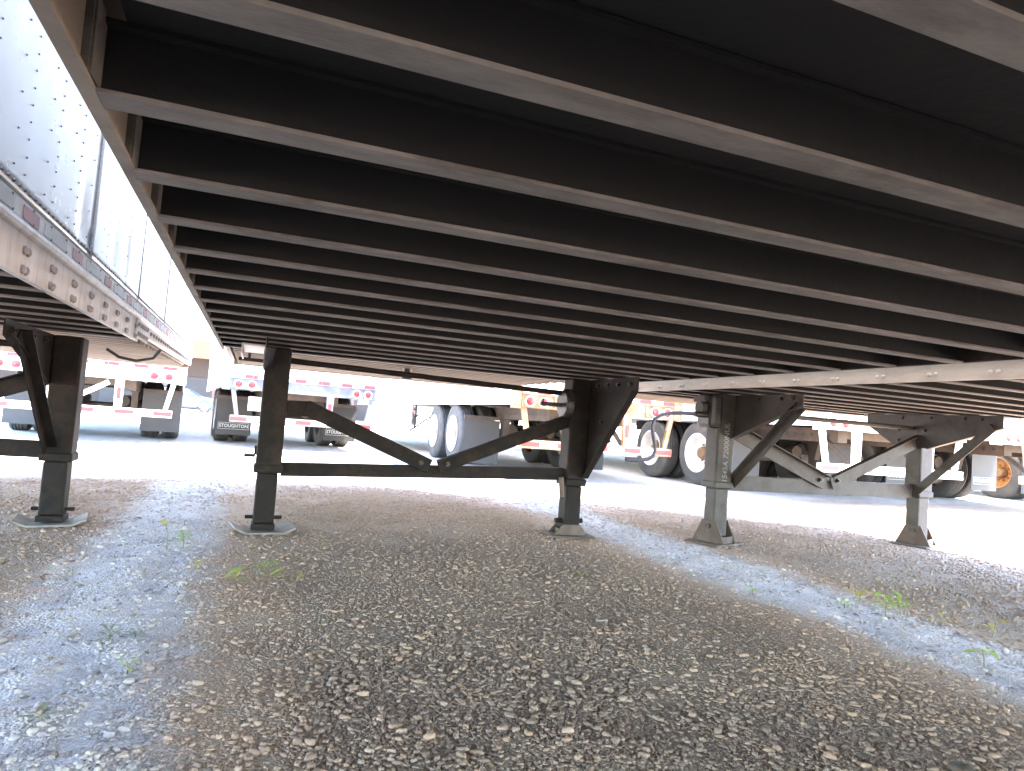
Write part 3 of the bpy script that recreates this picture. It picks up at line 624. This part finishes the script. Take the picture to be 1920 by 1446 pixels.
# ------------------------------------------------------------------ row of trailers seen from behind
def tyre_mesh():
    p = [(-.135, .30), (-.14, .36), (-.137, .44), (-.125, .482), (-.105, .497)]
    for gx_ in (-.066, -.022, .022, .066):
        p += [(gx_-.011, .502), (gx_-.006, .488), (gx_+.006, .488), (gx_+.011, .502)]
    p += [(.105, .497), (.125, .482), (.137, .44), (.14, .36), (.135, .30), (.10, .285), (-.10, .285)]
    return MB().lathe(p, 36, 'x', True).mesh('tyre', TYRE, True)
TYRE_ME = tyre_mesh()
def rim_mesh(mt):
    # outer dual: deep dish towards -x is the visible face
    p = [(-.14, .30), (-.148, .307), (-.15, .296), (-.135, .286), (-.03, .272), (.03, .262), (.055, .235), (.06, .17), (.05, .13), (.05, 0.0)]
    m_ = MB().lathe(p, 32, 'x')
    return m_.mesh('rim', mt, True)
RIM_W_ME, RIM_O_ME = rim_mesh(RIM_W), rim_mesh(RIM_O)
def hub_mesh():
    m_ = MB().lathe([(.05, .115), (-.03, .105), (-.075, .085), (-.085, .05), (-.09, 0)], 20, 'x')
    for k in range(10):
        a = k*.6283; m_.tube([(.055, .15*math.cos(a), .15*math.sin(a)), (.02, .15*math.cos(a), .15*math.sin(a))], .013, 6)
    return m_.mesh('hub', HUB, True)
HUB_ME = hub_mesh()
LENS_ME = MB().lathe([(0, .056), (-.012, .054), (-.02, .035), (-.022, 0)], 20, 'y').mesh('tail_light', RED_LENS, True)
RING_ME = MB().lathe([(0, .075), (-.008, .075), (-.008, .057), (0, .057)], 20, 'y').mesh('bezel', RING, True)

def far_trailer(label, cx, cyy, rot, length, frame, wall, flap, lettering=False, rims=RIM_W_ME, posts=(.42, .98), skirt=False, tandem=(2.45, 3.72), bumper_w=1.15, tape=True, rivets=False,
                flapy=1.72, lens_ring=False, flapz=(.14, .80), diag=False, sill=None, side_rail=None, skirt0=5.6):
    t = empty('parked_trailer', (cx, cyy, 0), rot); tag(t, label, 'trailer', 'trailers parked with their rears to the camera')
    h = W2
    # box
    MB().box(-h, -h+.03, .06, length, 1.16, 4.0).build('side_wall', wall, t)
    MB().box(h-.03, h, .06, length, 1.16, 4.0).build('side_wall', wall, t)
    MB().box(-h, h, .06, length, 4.001, 4.04).build('roof', wall, t)
    MB().box(-h+.0305, h-.0305, length-.04, length, 1.06, 4.0).build('front_wall', wall, t)
    MB().box(-h+.0305, h-.0305, .2, length-.041, 1.07, 1.12).build('floor', CHASSIS, t)
    for s in (-1, 1):
        MB().box(*sorted((s*(h-.02), s*(h+.006))), .10, length, .985, 1.159).build('side_rail', side_rail or wall, t)
        MB().box(*sorted((s*(h-.11), s*(h+.004))), 0, .0995, .94, 4.03).build('corner_post', frame, t)
        d = MB().box(*sorted((s*.006, s*(h-.115))), .02, .05, 1.225, 3.92).build('rear_door', wall, t)
        MB().tube([(s*.25, .0, 1.15), (s*.25, .0, 3.9)], .014, 8).box(s*.25-.03, s*.25+.03, -.012, .019, 1.40, 1.46).build('lock_rod', FRAME_G, d)
        MB().tube([(s*.85, .0, 1.15), (s*.85, .0, 3.9)], .014, 8).build('lock_rod', FRAME_G, d)
        for z in (1.32, 2.2, 3.1): MB().box(*sorted((s*(h-.19), s*(h-.10))), -.008, .0195, z, z+.07).build('hinge', FRAME_G, d)
    MB().box(-h+.111, h-.111, 0, .06, 3.925, 4.03).build('header', frame, t)
    sl_ = MB().box(-h+.111, h-.111, -.01, .10, 1.13, 1.22).box(-h+.111, h-.111, .012, .10, .955, 1.1295).build('rear_sill', sill or frame, t)
    for s in (-1, 1):
        bx = MB().box(*sorted((s*.70, s*1.178)), -.006, .0115, .965, .975).box(*sorted((s*.70, s*1.178)), -.006, .0115, 1.11, 1.12).box(*sorted((s*.70, s*.71)), -.006, .0115, .9755, 1.1095).box(*sorted((s*1.168, s*1.178)), -.006, .0115, .9755, 1.1095).build('light_frame', frame, t)
        for k in (.86, 1.06):
            ln = inst('tail_light', LENS_ME, t, (s*k, .011, 1.042))
            inst('bezel', RING_ME, ln)
    if tape:
        n = 12; wd = 2*(h-.13)/n
        for k in range(n):
            MB().box(-h+.13+k*wd+.002, -h+.13+(k+1)*wd-.002, -.0125, -.0102, 1.15, 1.20).build('reflective_tape', RED_TAPE if k % 2 else WHITE_TAPE, sl_)
    # underride guard
    bw = bumper_w
    bm = MB().box(-bw, bw, -.02, .07, .425, .535).build('bumper', frame, t, bevel=.006)
    n = 9; wd = 2*bw/n
    for k in range(n):
        MB().box(-bw+k*wd+.004, -bw+(k+1)*wd-.004, -.0225, -.0203, .45, .51).build('reflective_tape', RED_TAPE if k % 2 == 0 else WHITE_TAPE, bm)
    for s in (-1, 1):
        pi_ = MB().prism([(s*(posts[0]-.05), .536), (s*(posts[0]+.05), .536), (s*(posts[0]+.06), .954), (s*(posts[0]-.06), .954)], 'y', .005, .065).build('guard_post', frame, t)
        MB().box(s*posts[0]-.028, s*posts[0]+.028, .001, .0045, .66, .83).build('reflective_tape', RED_TAPE, pi_)
        MB().prism([(s*(posts[1]+.04), .536), (s*(posts[1]+.10), .536), (s*(posts[1]+.19), .954), (s*(posts[1]+.12), .954)], 'y', .01, .06).build('guard_post', frame, t)
        MB().bar((s*posts[0], .07, .5), (s*posts[0], .75, .98), .05, .05, (1, 0, 0)).build('guard_strut', CHASSIS, t)
    if diag:
        MB().bar((-.30, .02, .536), (.28, .02, .90), .07, .03, (0, 1, 0)).build('guard_diagonal', frame, t)
    # running gear
    y0, y1 = tandem
    for s in (-1, 1):
        r_ = MB().box(*sorted((s*.46, s*.62)), .35, y1+1.6, .80, .984)
        r_ = r_.build('slide_rail', CHASSIS, t)
        m_ = MB()
        for q in np.arange(.5, y1+1.5, .15): m_.add(*((lambda c: ([(s*.6215, c+.03*math.cos(a*1.0472), .89+.03*math.sin(a*1.0472)) for a in range(6)], [tuple(range(6))] if s > 0 else [tuple(range(5, -1, -1))]))(q)))
        o = m_.build('rail_holes', RUBBER, r_); o['kind'] = 'stuff'
        for yy_ in (y0-.55, (y0+y1)/2, y1+.55):
            MB().prism([(yy_-.12, .799), (yy_+.12, .799), (yy_+.05, .52), (yy_-.05, .52)], 'x', s*.54-.05, s*.54+.05).build('hanger', CHASSIS, t)
        for yy_ in (y0, y1):
            MB().box(*sorted((s*.49, s*.59)), yy_-.5, yy_+.5, .585, .64).build('spring', CHASSIS, t)
            MB().lathe([(-.12, 0), (-.12, .10), (-.02, .11), (.06, .10), (.1, .06), (.1, 0)], 14, 'y').build('brake_chamber', CHASSIS, t, True, loc=(s*.36, yy_-.25, .62))
    for k in range(7):
        q = .45+k*(y1+1.0)/6; MB().box(-.459, .459, q-.04, q+.04, .86, .96).build('frame_tie', CHASSIS, t)
    for yy_ in (y0, y1):
        MB().tube([(-1.12, yy_, .5), (1.12, yy_, .5)], .065, 12).build('axle', CHASSIS, t, True)
        for s in (-1, 1):
            for j, xo in enumerate((1.135, .80)):
                wh = inst('wheel', TYRE_ME, t, (s*xo, yy_, .497), (random.uniform(0, 6), 0, 0 if s < 0 else math.pi))
                inst('rim', rims, wh)
                if j == 0: inst('hub', HUB_ME, wh)
    for s in (-1, 1):
        fp = MB().box(s*.97-.305, s*.97+.305, -.005, .005, flapz[0], flapz[1]).build('mud_flap', flap, t, loc=(0, flapy, 0))
        MB().box(s*.97-.31, s*.97+.31, -.02, .02, flapz[1]+.001, flapz[1]+.06).build('flap_hanger', CHASSIS, fp)
        MB().tube([(s*.5, flapy, flapz[1]+.03), (s*.60, flapy, flapz[1]+.03)], .02, 8).build('flap_arm', CHASSIS, t)
        if lettering:
            tx = text_obj('lettering', 'STOUGHTON', .085, LETTER, fp, (s*.97, -.0062, flapz[0]+.165), (R(90), 0, 0), .0008, 0, 'CENTER', 1.02, .0022)
            tx.scale = (.93, 1, 1)
            m_ = MB(); xa, xb, za, zb = s*.97-.265, s*.97+.265, flapz[0]+.105, flapz[0]+.225
            m_.box(xa, xb, -.0066, -.0052, za, za+.006).box(xa, xb, -.0066, -.0052, zb-.006, zb).box(xa, xa+.006, -.0066, -.0052, za+.0062, zb-.0062).box(xb-.006, xb, -.0066, -.0052, za+.0062, zb-.0062)
            m_.build('lettering_frame', LETTER, fp)
    if rivets:
        pts = [(y, z) for y in np.arange(.25, length-.2, .085) for z in (1.02, 1.125, 1.19)]
        o = rivet_cloud('rivets', pts, -h-.0062, .011, .006, t, RUBBER, -1)
    if skirt:
        a, b = skirt0, min(length-1.5, 11.8)
        for k in range(4):
            z = .985-.158*k
            MB().box(-h+.012, -h+.034, a+.02*k, b, z-.154, z-.001).build('skirt_panel', SKIRT, t)
        for yy_ in np.arange(a+.4, b, 1.3): MB().bar((-h+.05, yy_, .40), (-.5, yy_, .97), .035, .035, (0, 1, 0)).build('skirt_strut', CHASSIS, t)
        MB().bar((-h+.02, a-.28, .48), (-h+.02, a-.02, .48), .03, .02).bar((-h+.02, a-.28, .48), (-h+.02, a-.02, .80), .03, .02).bar((-h+.02, a-.28, .80), (-h+.02, a-.02, .60), .025, .02).bar((-h+.02, a-.28, .47), (-h+.02, a-.28, .98), .03, .02).build('skirt_end_frame', RUBBER, t)
    return t

T1 = far_trailer('white trailer rear left of the parked car, plain grey mud flap at its right wheel', -2.275, 11.44, .09, 8.6, FRAME_W, WALL_W, FLAP, diag=True)
T2 = far_trailer('white trailer rear framed between the left landing legs, dark lettered mud flaps', 0.82, 12.0, .085, 8.6, FRAME_G, WALL_W, FLAP_D, lettering=True)
T3 = far_trailer('trailer with rust streaked bumper, white rims and a beige side skirt', 4.46, 8.3, 0, 14.0, FRAME_R, WALL_W, FLAP, skirt=True, rivets=True, tandem=(2.85, 4.12), flapy=2.2, flapz=(.05, .76), skirt0=6.0)
T4 = far_trailer('white framed trailer rear behind the grey landing legs at right', 7.80, 6.5, 0, 14.0, FRAME_W, WALL_W, FLAP, rims=RIM_W_ME, tandem=(2.45, 3.78), flapy=1.75, flapz=(.10, .76), posts=(.64, 1.06), bumper_w=1.24)
T5 = far_trailer('cream trailer rear cut off by the right edge, grey lettered mud flaps', 10.68, 6.28, 0, 14.0, WALL_C, WALL_C, FLAP, lettering=True, flapy=1.72, flapz=(.20, .88), posts=(.36, .52), bumper_w=.74)
T6 = far_trailer('farthest right trailer, showing only an orange rusty wheel', 14.85, 6.9, .0, 14.0, WALL_C, WALL_C, FLAP, rims=RIM_O_ME, tandem=(2.2, 3.5))
# ragged ends / extras on the second rear: white panel tucked under the frame
MB().box(-.86, -.44, .42, .44, .62, .86).build('tool_panel', WHITE_TAPE, T2)

# ------------------------------------------------------------------ parked car
CAR = mat('silver blue car paint', (0.075, 0.105, 0.14), 0.3, 0.3, (0.07, 0.10, 0.13), 3, 0.5)
GLASS = mat('dark car glass', (0.03, 0.04, 0.05), 0.08, 0, (0.04, 0.05, 0.06), 2, 0.5)
CARWHEEL = mat('alloy wheel', (0.40, 0.42, 0.45), 0.35, 0.6, (0.3, 0.31, 0.33), 9, 0.6)
car = empty('parked_car', (-4.15, 46.0, 0), 0); tag(car, 'silver blue car parked in front of the orange fascia building', 'car')
def car_body():
    prof = [(-2.35, .35), (-2.4, .62), (-2.3, .92), (-1.75, 1.02), (-1.0, 1.38), (-.2, 1.45), (.45, 1.38), (1.15, 1.0), (1.9, .90), (2.3, .76), (2.42, .55), (2.35, .32)]
    m_ = MB(); ny_ = 7; vs = []; n = len(prof)
    for j in range(ny_):
        t_ = -1+2*j/(ny_-1); ins = abs(t_)**3
        for (x, z) in prof:
            hz = max(0, z-.95); wy = .92-.30*hz
            vs.append((x*(1-.03*ins), t_*wy, z-(.05*ins if z > .5 else 0)))
    fs = []
    for j in range(ny_-1):
        for i in range(n): fs.append((j*n+i, j*n+(i+1) % n, (j+1)*n+(i+1) % n, (j+1)*n+i))
    fs.append(tuple(range(n-1, -1, -1))); fs.append(tuple((ny_-1)*n+i for i in range(n)))
    return m_.add(vs, fs)
car_body().build('body', CAR, car, True)
MB().prism([(-1.25, 1.06), (-.8, 1.34), (-.2, 1.38), (-.2, 1.03)], 'y', -.90, -.80).build('side_window', GLASS, car)
MB().prism([(-.14, 1.03), (-.14, 1.38), (.38, 1.32), (.95, 1.03)], 'y', -.90, -.80).build('side_window', GLASS, car)
MB().add([(.52, -.66, 1.37), (.52, .66, 1.37), (1.16, .80, 1.03), (1.16, -.80, 1.03), (.50, -.66, 1.35), (.5, .66, 1.35), (1.14, .8, 1.0), (1.14, -.8, 1.0)], [(0, 1, 2, 3), (7, 6, 5, 4), (0, 3, 7, 4), (1, 5, 6, 2), (0, 4, 5, 1), (3, 2, 6, 7)]).build('windscreen', GLASS, car)
MB().box(2.18, 2.36, -.84, -.52, .60, .74).build('headlight', GLASS, car, bevel=.03)
MB().box(2.28, 2.44, -.5, .5, .40, .62).build('grille', GLASS, car, bevel=.03)
MB().box(-1.5, 1.45, -.935, -.88, .25, .36).build('sill', RUBBER, car, bevel=.02)
MB().box(.62, .80, -1.03, -.9, 1.0, 1.12).build('mirror', CAR, car, bevel=.03)
MB().box(-.05, .12, -.935, -.915, .86, .89).build('door_handle', CARWHEEL, car)
_tm = MB().lathe([(-.1, .22), (-.11, .28), (-.09, .335), (.09, .335), (.11, .28), (.1, .22)], 26, 'y', True).mesh('tyre', RUBBER, True)
_rm = MB().lathe([(-.1, .225), (-.07, .21), (-.02, .2), (-.02, 0)], 24, 'y')
for k in range(5): a = k*1.2566; _rm.bar((0, -.075, 0), (.21*math.cos(a), -.085, .21*math.sin(a)), .05, .03, (0, 1, 0))
_rm = _rm.mesh('rim', CARWHEEL)
for x in (-1.45, 1.45):
    for s in (-1, 1):
        wh = inst('wheel', _tm, car, (x, s*.80, .335), (0, 0, 0 if s < 0 else math.pi)); inst('rim', _rm, wh)
    MB().lathe([(-.0, .40), (-.02, .40), (-.02, .345), (0, .345)], 24, 'y', True).build('wheel_arch', RUBBER, car, True, loc=(x, -.915, .335))

# ------------------------------------------------------------------ building beyond the yard
ORANGE = mat('orange stucco fascia', (0.19, 0.075, 0.026), 0.8, 0, (0.17, 0.07, 0.026), 0.8, 0.7, 0.05, 10)
BROWNW = mat('brown block wall', (0.045, 0.034, 0.030), 0.85, 0, (0.055, 0.042, 0.037), 1.0, 0.7, 0.05, 10)
DOORM = mat('dark roll door', (0.028, 0.025, 0.027), 0.6, 0, (0.035, 0.031, 0.031), 1.0, 0.7)
REDM = mat('rusty red post', (0.08, 0.028, 0.02), 0.7, 0, (0.065, 0.026, 0.02), 3, 0.7)
bl = empty('warehouse', (-8, 58, 0)); tag(bl, 'long low warehouse with an orange fascia behind the car', 'building')
MB().box(-22, 22, 3.0, 14, 0, 5.2).build('wall', BROWNW, bl)
MB().box(-22.4, 22.4, -.4, 14.4, 5.201, 5.4).build('roof', ORANGE, bl)
MB().box(-22.4, 22.4, -.4, -.1, 4.0, 5.2).build('fascia', ORANGE, bl)
for k in range(8):
    x = -19.4+k*5.4
    d = MB().box(x, x+3.6, 2.9, 2.999, 0, 2.6).build('roll_door', DOORM, bl)
    for q in range(8): MB().box(x, x+3.6, 2.87, 2.8995, .05+q*.32, .33+q*.32).build('door_slat', DOORM, d)
for k in range(9):
    MB().box(-21.5+k*5.3, -21.3+k*5.3, -.4, -.1, 0, 3.999).build('canopy_post', REDM, bl)

# ------------------------------------------------------------------ weeds, dead leaves and clods
GREEN = mat('weed leaf', (0.22, 0.32, 0.05), 0.55, 0, (0.32, 0.40, 0.09), 20, 0.8)
YELLOW = mat('yellow weed leaf', (0.42, 0.36, 0.09), 0.55, 0, (0.34, 0.30, 0.10), 25, 0.8)
DULL = mat('dusty weed leaf', (0.15, 0.17, 0.08), 0.7, 0, (0.24, 0.22, 0.13), 30, 0.8)
STEM = mat('weed stem', (0.11, 0.12, 0.05), 0.6, 0, (0.16, 0.12, 0.07), 20, 0.8)
for M_ in (GREEN, YELLOW):
    M_.node_tree.nodes['Principled BSDF'].inputs['Transmission Weight'].default_value = 0.0
    try: M_.node_tree.nodes['Principled BSDF'].inputs['Subsurface Weight'].default_value = 0.15; M_.node_tree.nodes['Principled BSDF'].inputs['Subsurface Radius'].default_value = (.01, .01, .005)
    except Exception: pass
DEAD = mat('dead leaf', (0.26, 0.15, 0.08), 0.8, 0, (0.18, 0.10, 0.06), 20, 0.8)
def leaf_geo(mb, base, d, length, width, curl=.35, nrm=Vector((0, 0, 1))):
    d = Vector(d).normalized(); s = d.cross(nrm);
    if s.length < .1: s = d.cross(Vector((1, 0, 0)))
    s.normalize(); n = s.cross(d).normalized(); rows = 6; vs = []
    for i in range(rows+1):
        t_ = i/rows; wv = width*(math.sin(math.pi*min(1, t_*1.02))**.75)*(1-.25*t_)+.0006
        c = Vector(base)+d*(length*t_)-n*(curl*length*t_*t_*.6)
        for q in (-1, 0, 1): vs.append(c+s*(q*wv/2)+n*(abs(q)*wv*.18))
    fs = []
    for i in range(rows):
        for q in (0, 1): a = i*3+q; fs.append((a, a+1, a+4, a+3))
    mb.add(vs, fs)
def weed(x, y, label, h=.08, leaves=6, lsize=(.05, .022), mt=None, spread=1.0, seed=0, erect=False):
    rs = random.Random(seed); z = float(gz(x, y)); mt = mt or GREEN
    t = empty('weed', (x, y, z)); tag(t, label, 'weed', 'weeds sprouting from the gravel')
    top = Vector((rs.uniform(-.2, .2)*h, rs.uniform(-.2, .2)*h, h))
    MB().tube([(0, 0, -.01), top*.5+Vector((.004, 0, 0)), top], [.0022, .0018, .0012], 6).build('stem', STEM, t, True)
    for k in range(leaves):
        a = k*2.4+rs.uniform(-.4, .4); f = rs.uniform(.25, 1.0) if not erect else rs.uniform(.8, 1)
        base = top*f; el = rs.uniform(-.1, .7)
        d = (math.cos(a)*math.cos(el), math.sin(a)*math.cos(el), math.sin(el))
        m_ = MB(); st = base+Vector(d)*(.012*spread)
        m_.tube([base, st], .0009, 5); leaf_geo(m_, st, d, lsize[0]*rs.uniform(.7, 1.15), lsize[1]*rs.uniform(.75, 1.15), rs.uniform(.1, .8))
        o = m_.build('leaf', mt, t, True)
    q_ = 1.1 if mt is not DULL else .8; t.scale = (q_, q_, q_)
    return t
# sprawling weed in front of the left foot
t = empty('weed', (.085, 3.10, float(gz(.085, 3.1)))); tag(t, 'sprawling bright green weed in front of the left foot pad', 'weed', 'weeds sprouting from the gravel')
MB().tube([(.04, .06, .0), (.01, .02, .035), (-.03, -.01, .04), (-.06, -.03, .02)], [.003, .003, .0025, .002], 7).build('stem', STEM, t, True)
MB().tube([(.04, .06, .0), (-.005, .0, .02), (.005, -.06, .012), (.06, -.085, .016)], [.003, .003, .0025, .002], 7).build('stem', STEM, t, True)
for b_, d_, l_, w_ in (((-.05, -.02, .03), (-.9, -.5, -.1), .085, .046), ((.045, -.085, .014), (.8, .1, .5), .06, .03), ((.06, -.085, .014), (1, -.1, -.02), .05, .022), ((.0, .0, .03), (-.3, -.6, .2), .05, .022),
                       ((.03, .05, .02), (.2, .9, .6), .045, .02), ((.05, .06, .02), (.8, .6, .6), .05, .022), ((.02, .07, .01), (-.6, .8, .4), .05, .018), ((.05, .04, .01), (1, .2, .15), .07, .012)):
    m_ = MB(); leaf_geo(m_, b_, d_, l_, w_, .3); m_.build('leaf', GREEN, t, True)
weed(-.316, 3.611, 'single tall stem with a yellow drooping leaf between the trailers', .115, 2, (.055, .034), YELLOW, 1, 3, True)
weed(-.248, 3.638, 'leafy pale green weed beside the yellow leaved stem', .075, 9, (.035, .016), GREEN, 1, 4)
weed(-.16, 3.219, 'low yellowing weed at the left edge of the dark shade', .025, 6, (.034, .016), YELLOW, 1, 5)
weed(-.30, 3.92, 'small weed patch beyond the yellow leaved stem', .02, 6, (.035, .012), GREEN, 1, 6)
weed(.0, 2.985, 'low pale weed left of the sprawling weed', .02, 6, (.04, .016), YELLOW, 1, 7)
weed(.255, 3.06, 'tiny yellow green sprout right of the sprawling weed', .03, 4, (.028, .014), YELLOW, 1, 8)
weed(.39, 3.63, 'tiny sprout just right of the left foot pad', .05, 4, (.024, .012), GREEN, 1, 9)
weed(-.33, 2.30, 'wide ragged weed clump in the near left strip', .035, 12, (.045, .014), DULL, 1, 10)
weed(-.27, 2.36, 'dull green weed at the right of the ragged clump', .03, 8, (.04, .013), DULL, 1, 11)
weed(-.60, 3.13, 'small grassy weed near the left trailer edge', .03, 7, (.045, .010), DULL, 1, 12)
weed(-.50, 3.40, 'faint sprout under the left trailer edge', .025, 5, (.03, .012), DULL, 1, 13)
weed(-.24, 2.02, 'tiny green sprout at the left shade edge', .03, 4, (.026, .012), GREEN, 1, 14)
weed(-.36, 1.72, 'dusty low weed near the bottom left corner', .02, 7, (.04, .014), DULL, 1, 15)
weed(2.657, 2.231, 'tall round leaved weed in the middle of the right strip', .105, 7, (.045, .036), GREEN, 1, 16)
weed(2.76, 2.46, 'pale weed farthest in the right strip cluster', .06, 6, (.04, .026), YELLOW, 1, 17)
weed(2.83, 2.30, 'leafy weed at the right of the strip cluster', .05, 6, (.045, .024), GREEN, 1, 18)
weed(2.60, 2.40, 'small sprout left of the round leaved weed', .03, 5, (.03, .018), GREEN, 1, 19)
weed(2.824, 2.10, 'thin yellow sprout between the strip cluster and the upright weed', .05, 4, (.035, .016), YELLOW, 1, 20)
weed(2.443, 1.653, 'bright two leaved sprout nearest in the right strip', .05, 3, (.05, .034), GREEN, 1, 21, True)
weed(2.956, 1.975, 'upright yellow green weed at the right picture edge', .06, 6, (.045, .024), YELLOW, 1, 22)
weed(2.30, 2.66, 'tiny sprout at the left shade edge of the right strip', .03, 5, (.03, .014), GREEN, 1, 23)
weed(2.20, 2.42, 'small dry sprout on the sandy edge of the right strip', .02, 4, (.026, .012), YELLOW, 1, 24)
weed(1.6, 3.06, 'low dry sprout in the middle of the dark gravel', .012, 5, (.04, .012), YELLOW, 1, 25)
def dead_leaf(x, y, label, s, seed):
    rs = random.Random(seed); m_ = MB()
    for k in range(2): leaf_geo(m_, (0, 0, .006), (math.cos(seed+k*2.2), math.sin(seed+k*2.2), .15), s, s*.5, .5)
    o = m_.build('dead_leaf', DEAD, None, True, loc=(x, y, float(gz(x, y))+.008)); tag(o, label, 'leaf', 'dead leaves on the gravel')
dead_leaf(1.25, 2.55, 'curled brown leaf in the middle of the gravel', .04, 1)
dead_leaf(-.36, 1.78, 'brown leaf scrap near the bottom left corner', .03, 2)
dead_leaf(2.18, 1.62, 'reddish dry leaf on the sandy edge at right', .03, 4)
dead_leaf(-.68, 3.05, 'brown leaf beside the left trailer edge', .045, 5)
def clod(x, y, s, label, mt, seed, flat=.6):
    v, f = ico(2); rs = np.random.default_rng(seed); dirs = rs.normal(0, 1, (10, 3)); d = np.ones(len(v))
    for q in dirs: d += .07*np.sin(v@q*2.2+q[0]*5)
    v = v*d[:, None]*np.array([s*1.3, s, s*flat]); mb = MB(); mb.add(v.tolist(), f.tolist())
    o = mb.build('clod', mt, None, True, loc=(x, y, float(gz(x, y))+s*flat*.35), rot=(0, 0, seed)); tag(o, label, 'clod', 'clods and larger stones'); return o
CLOD = mat('dark earth clod', (0.075, 0.055, 0.042), 0.9, 0, (0.12, 0.09, 0.07), 30, 0.9, 0.6, 90)
STONE = mat('larger stone', (0.23, 0.20, 0.175), 0.8, 0, (0.30, 0.27, 0.24), 25, 0.9, 0.4, 90)
clod(1.60, 1.125, .028, 'dark brown earth clod at the bottom right edge', CLOD, 3)
clod(1.40, 1.10, .018, 'small brown stone beside the dark clod', CLOD, 5)
clod(-.62, 2.30, .03, 'grey clod at the left picture edge', STONE, 7)
clod(1.31, 2.33, .018, 'largest pale pebble in the middle gravel', STONE, 9)
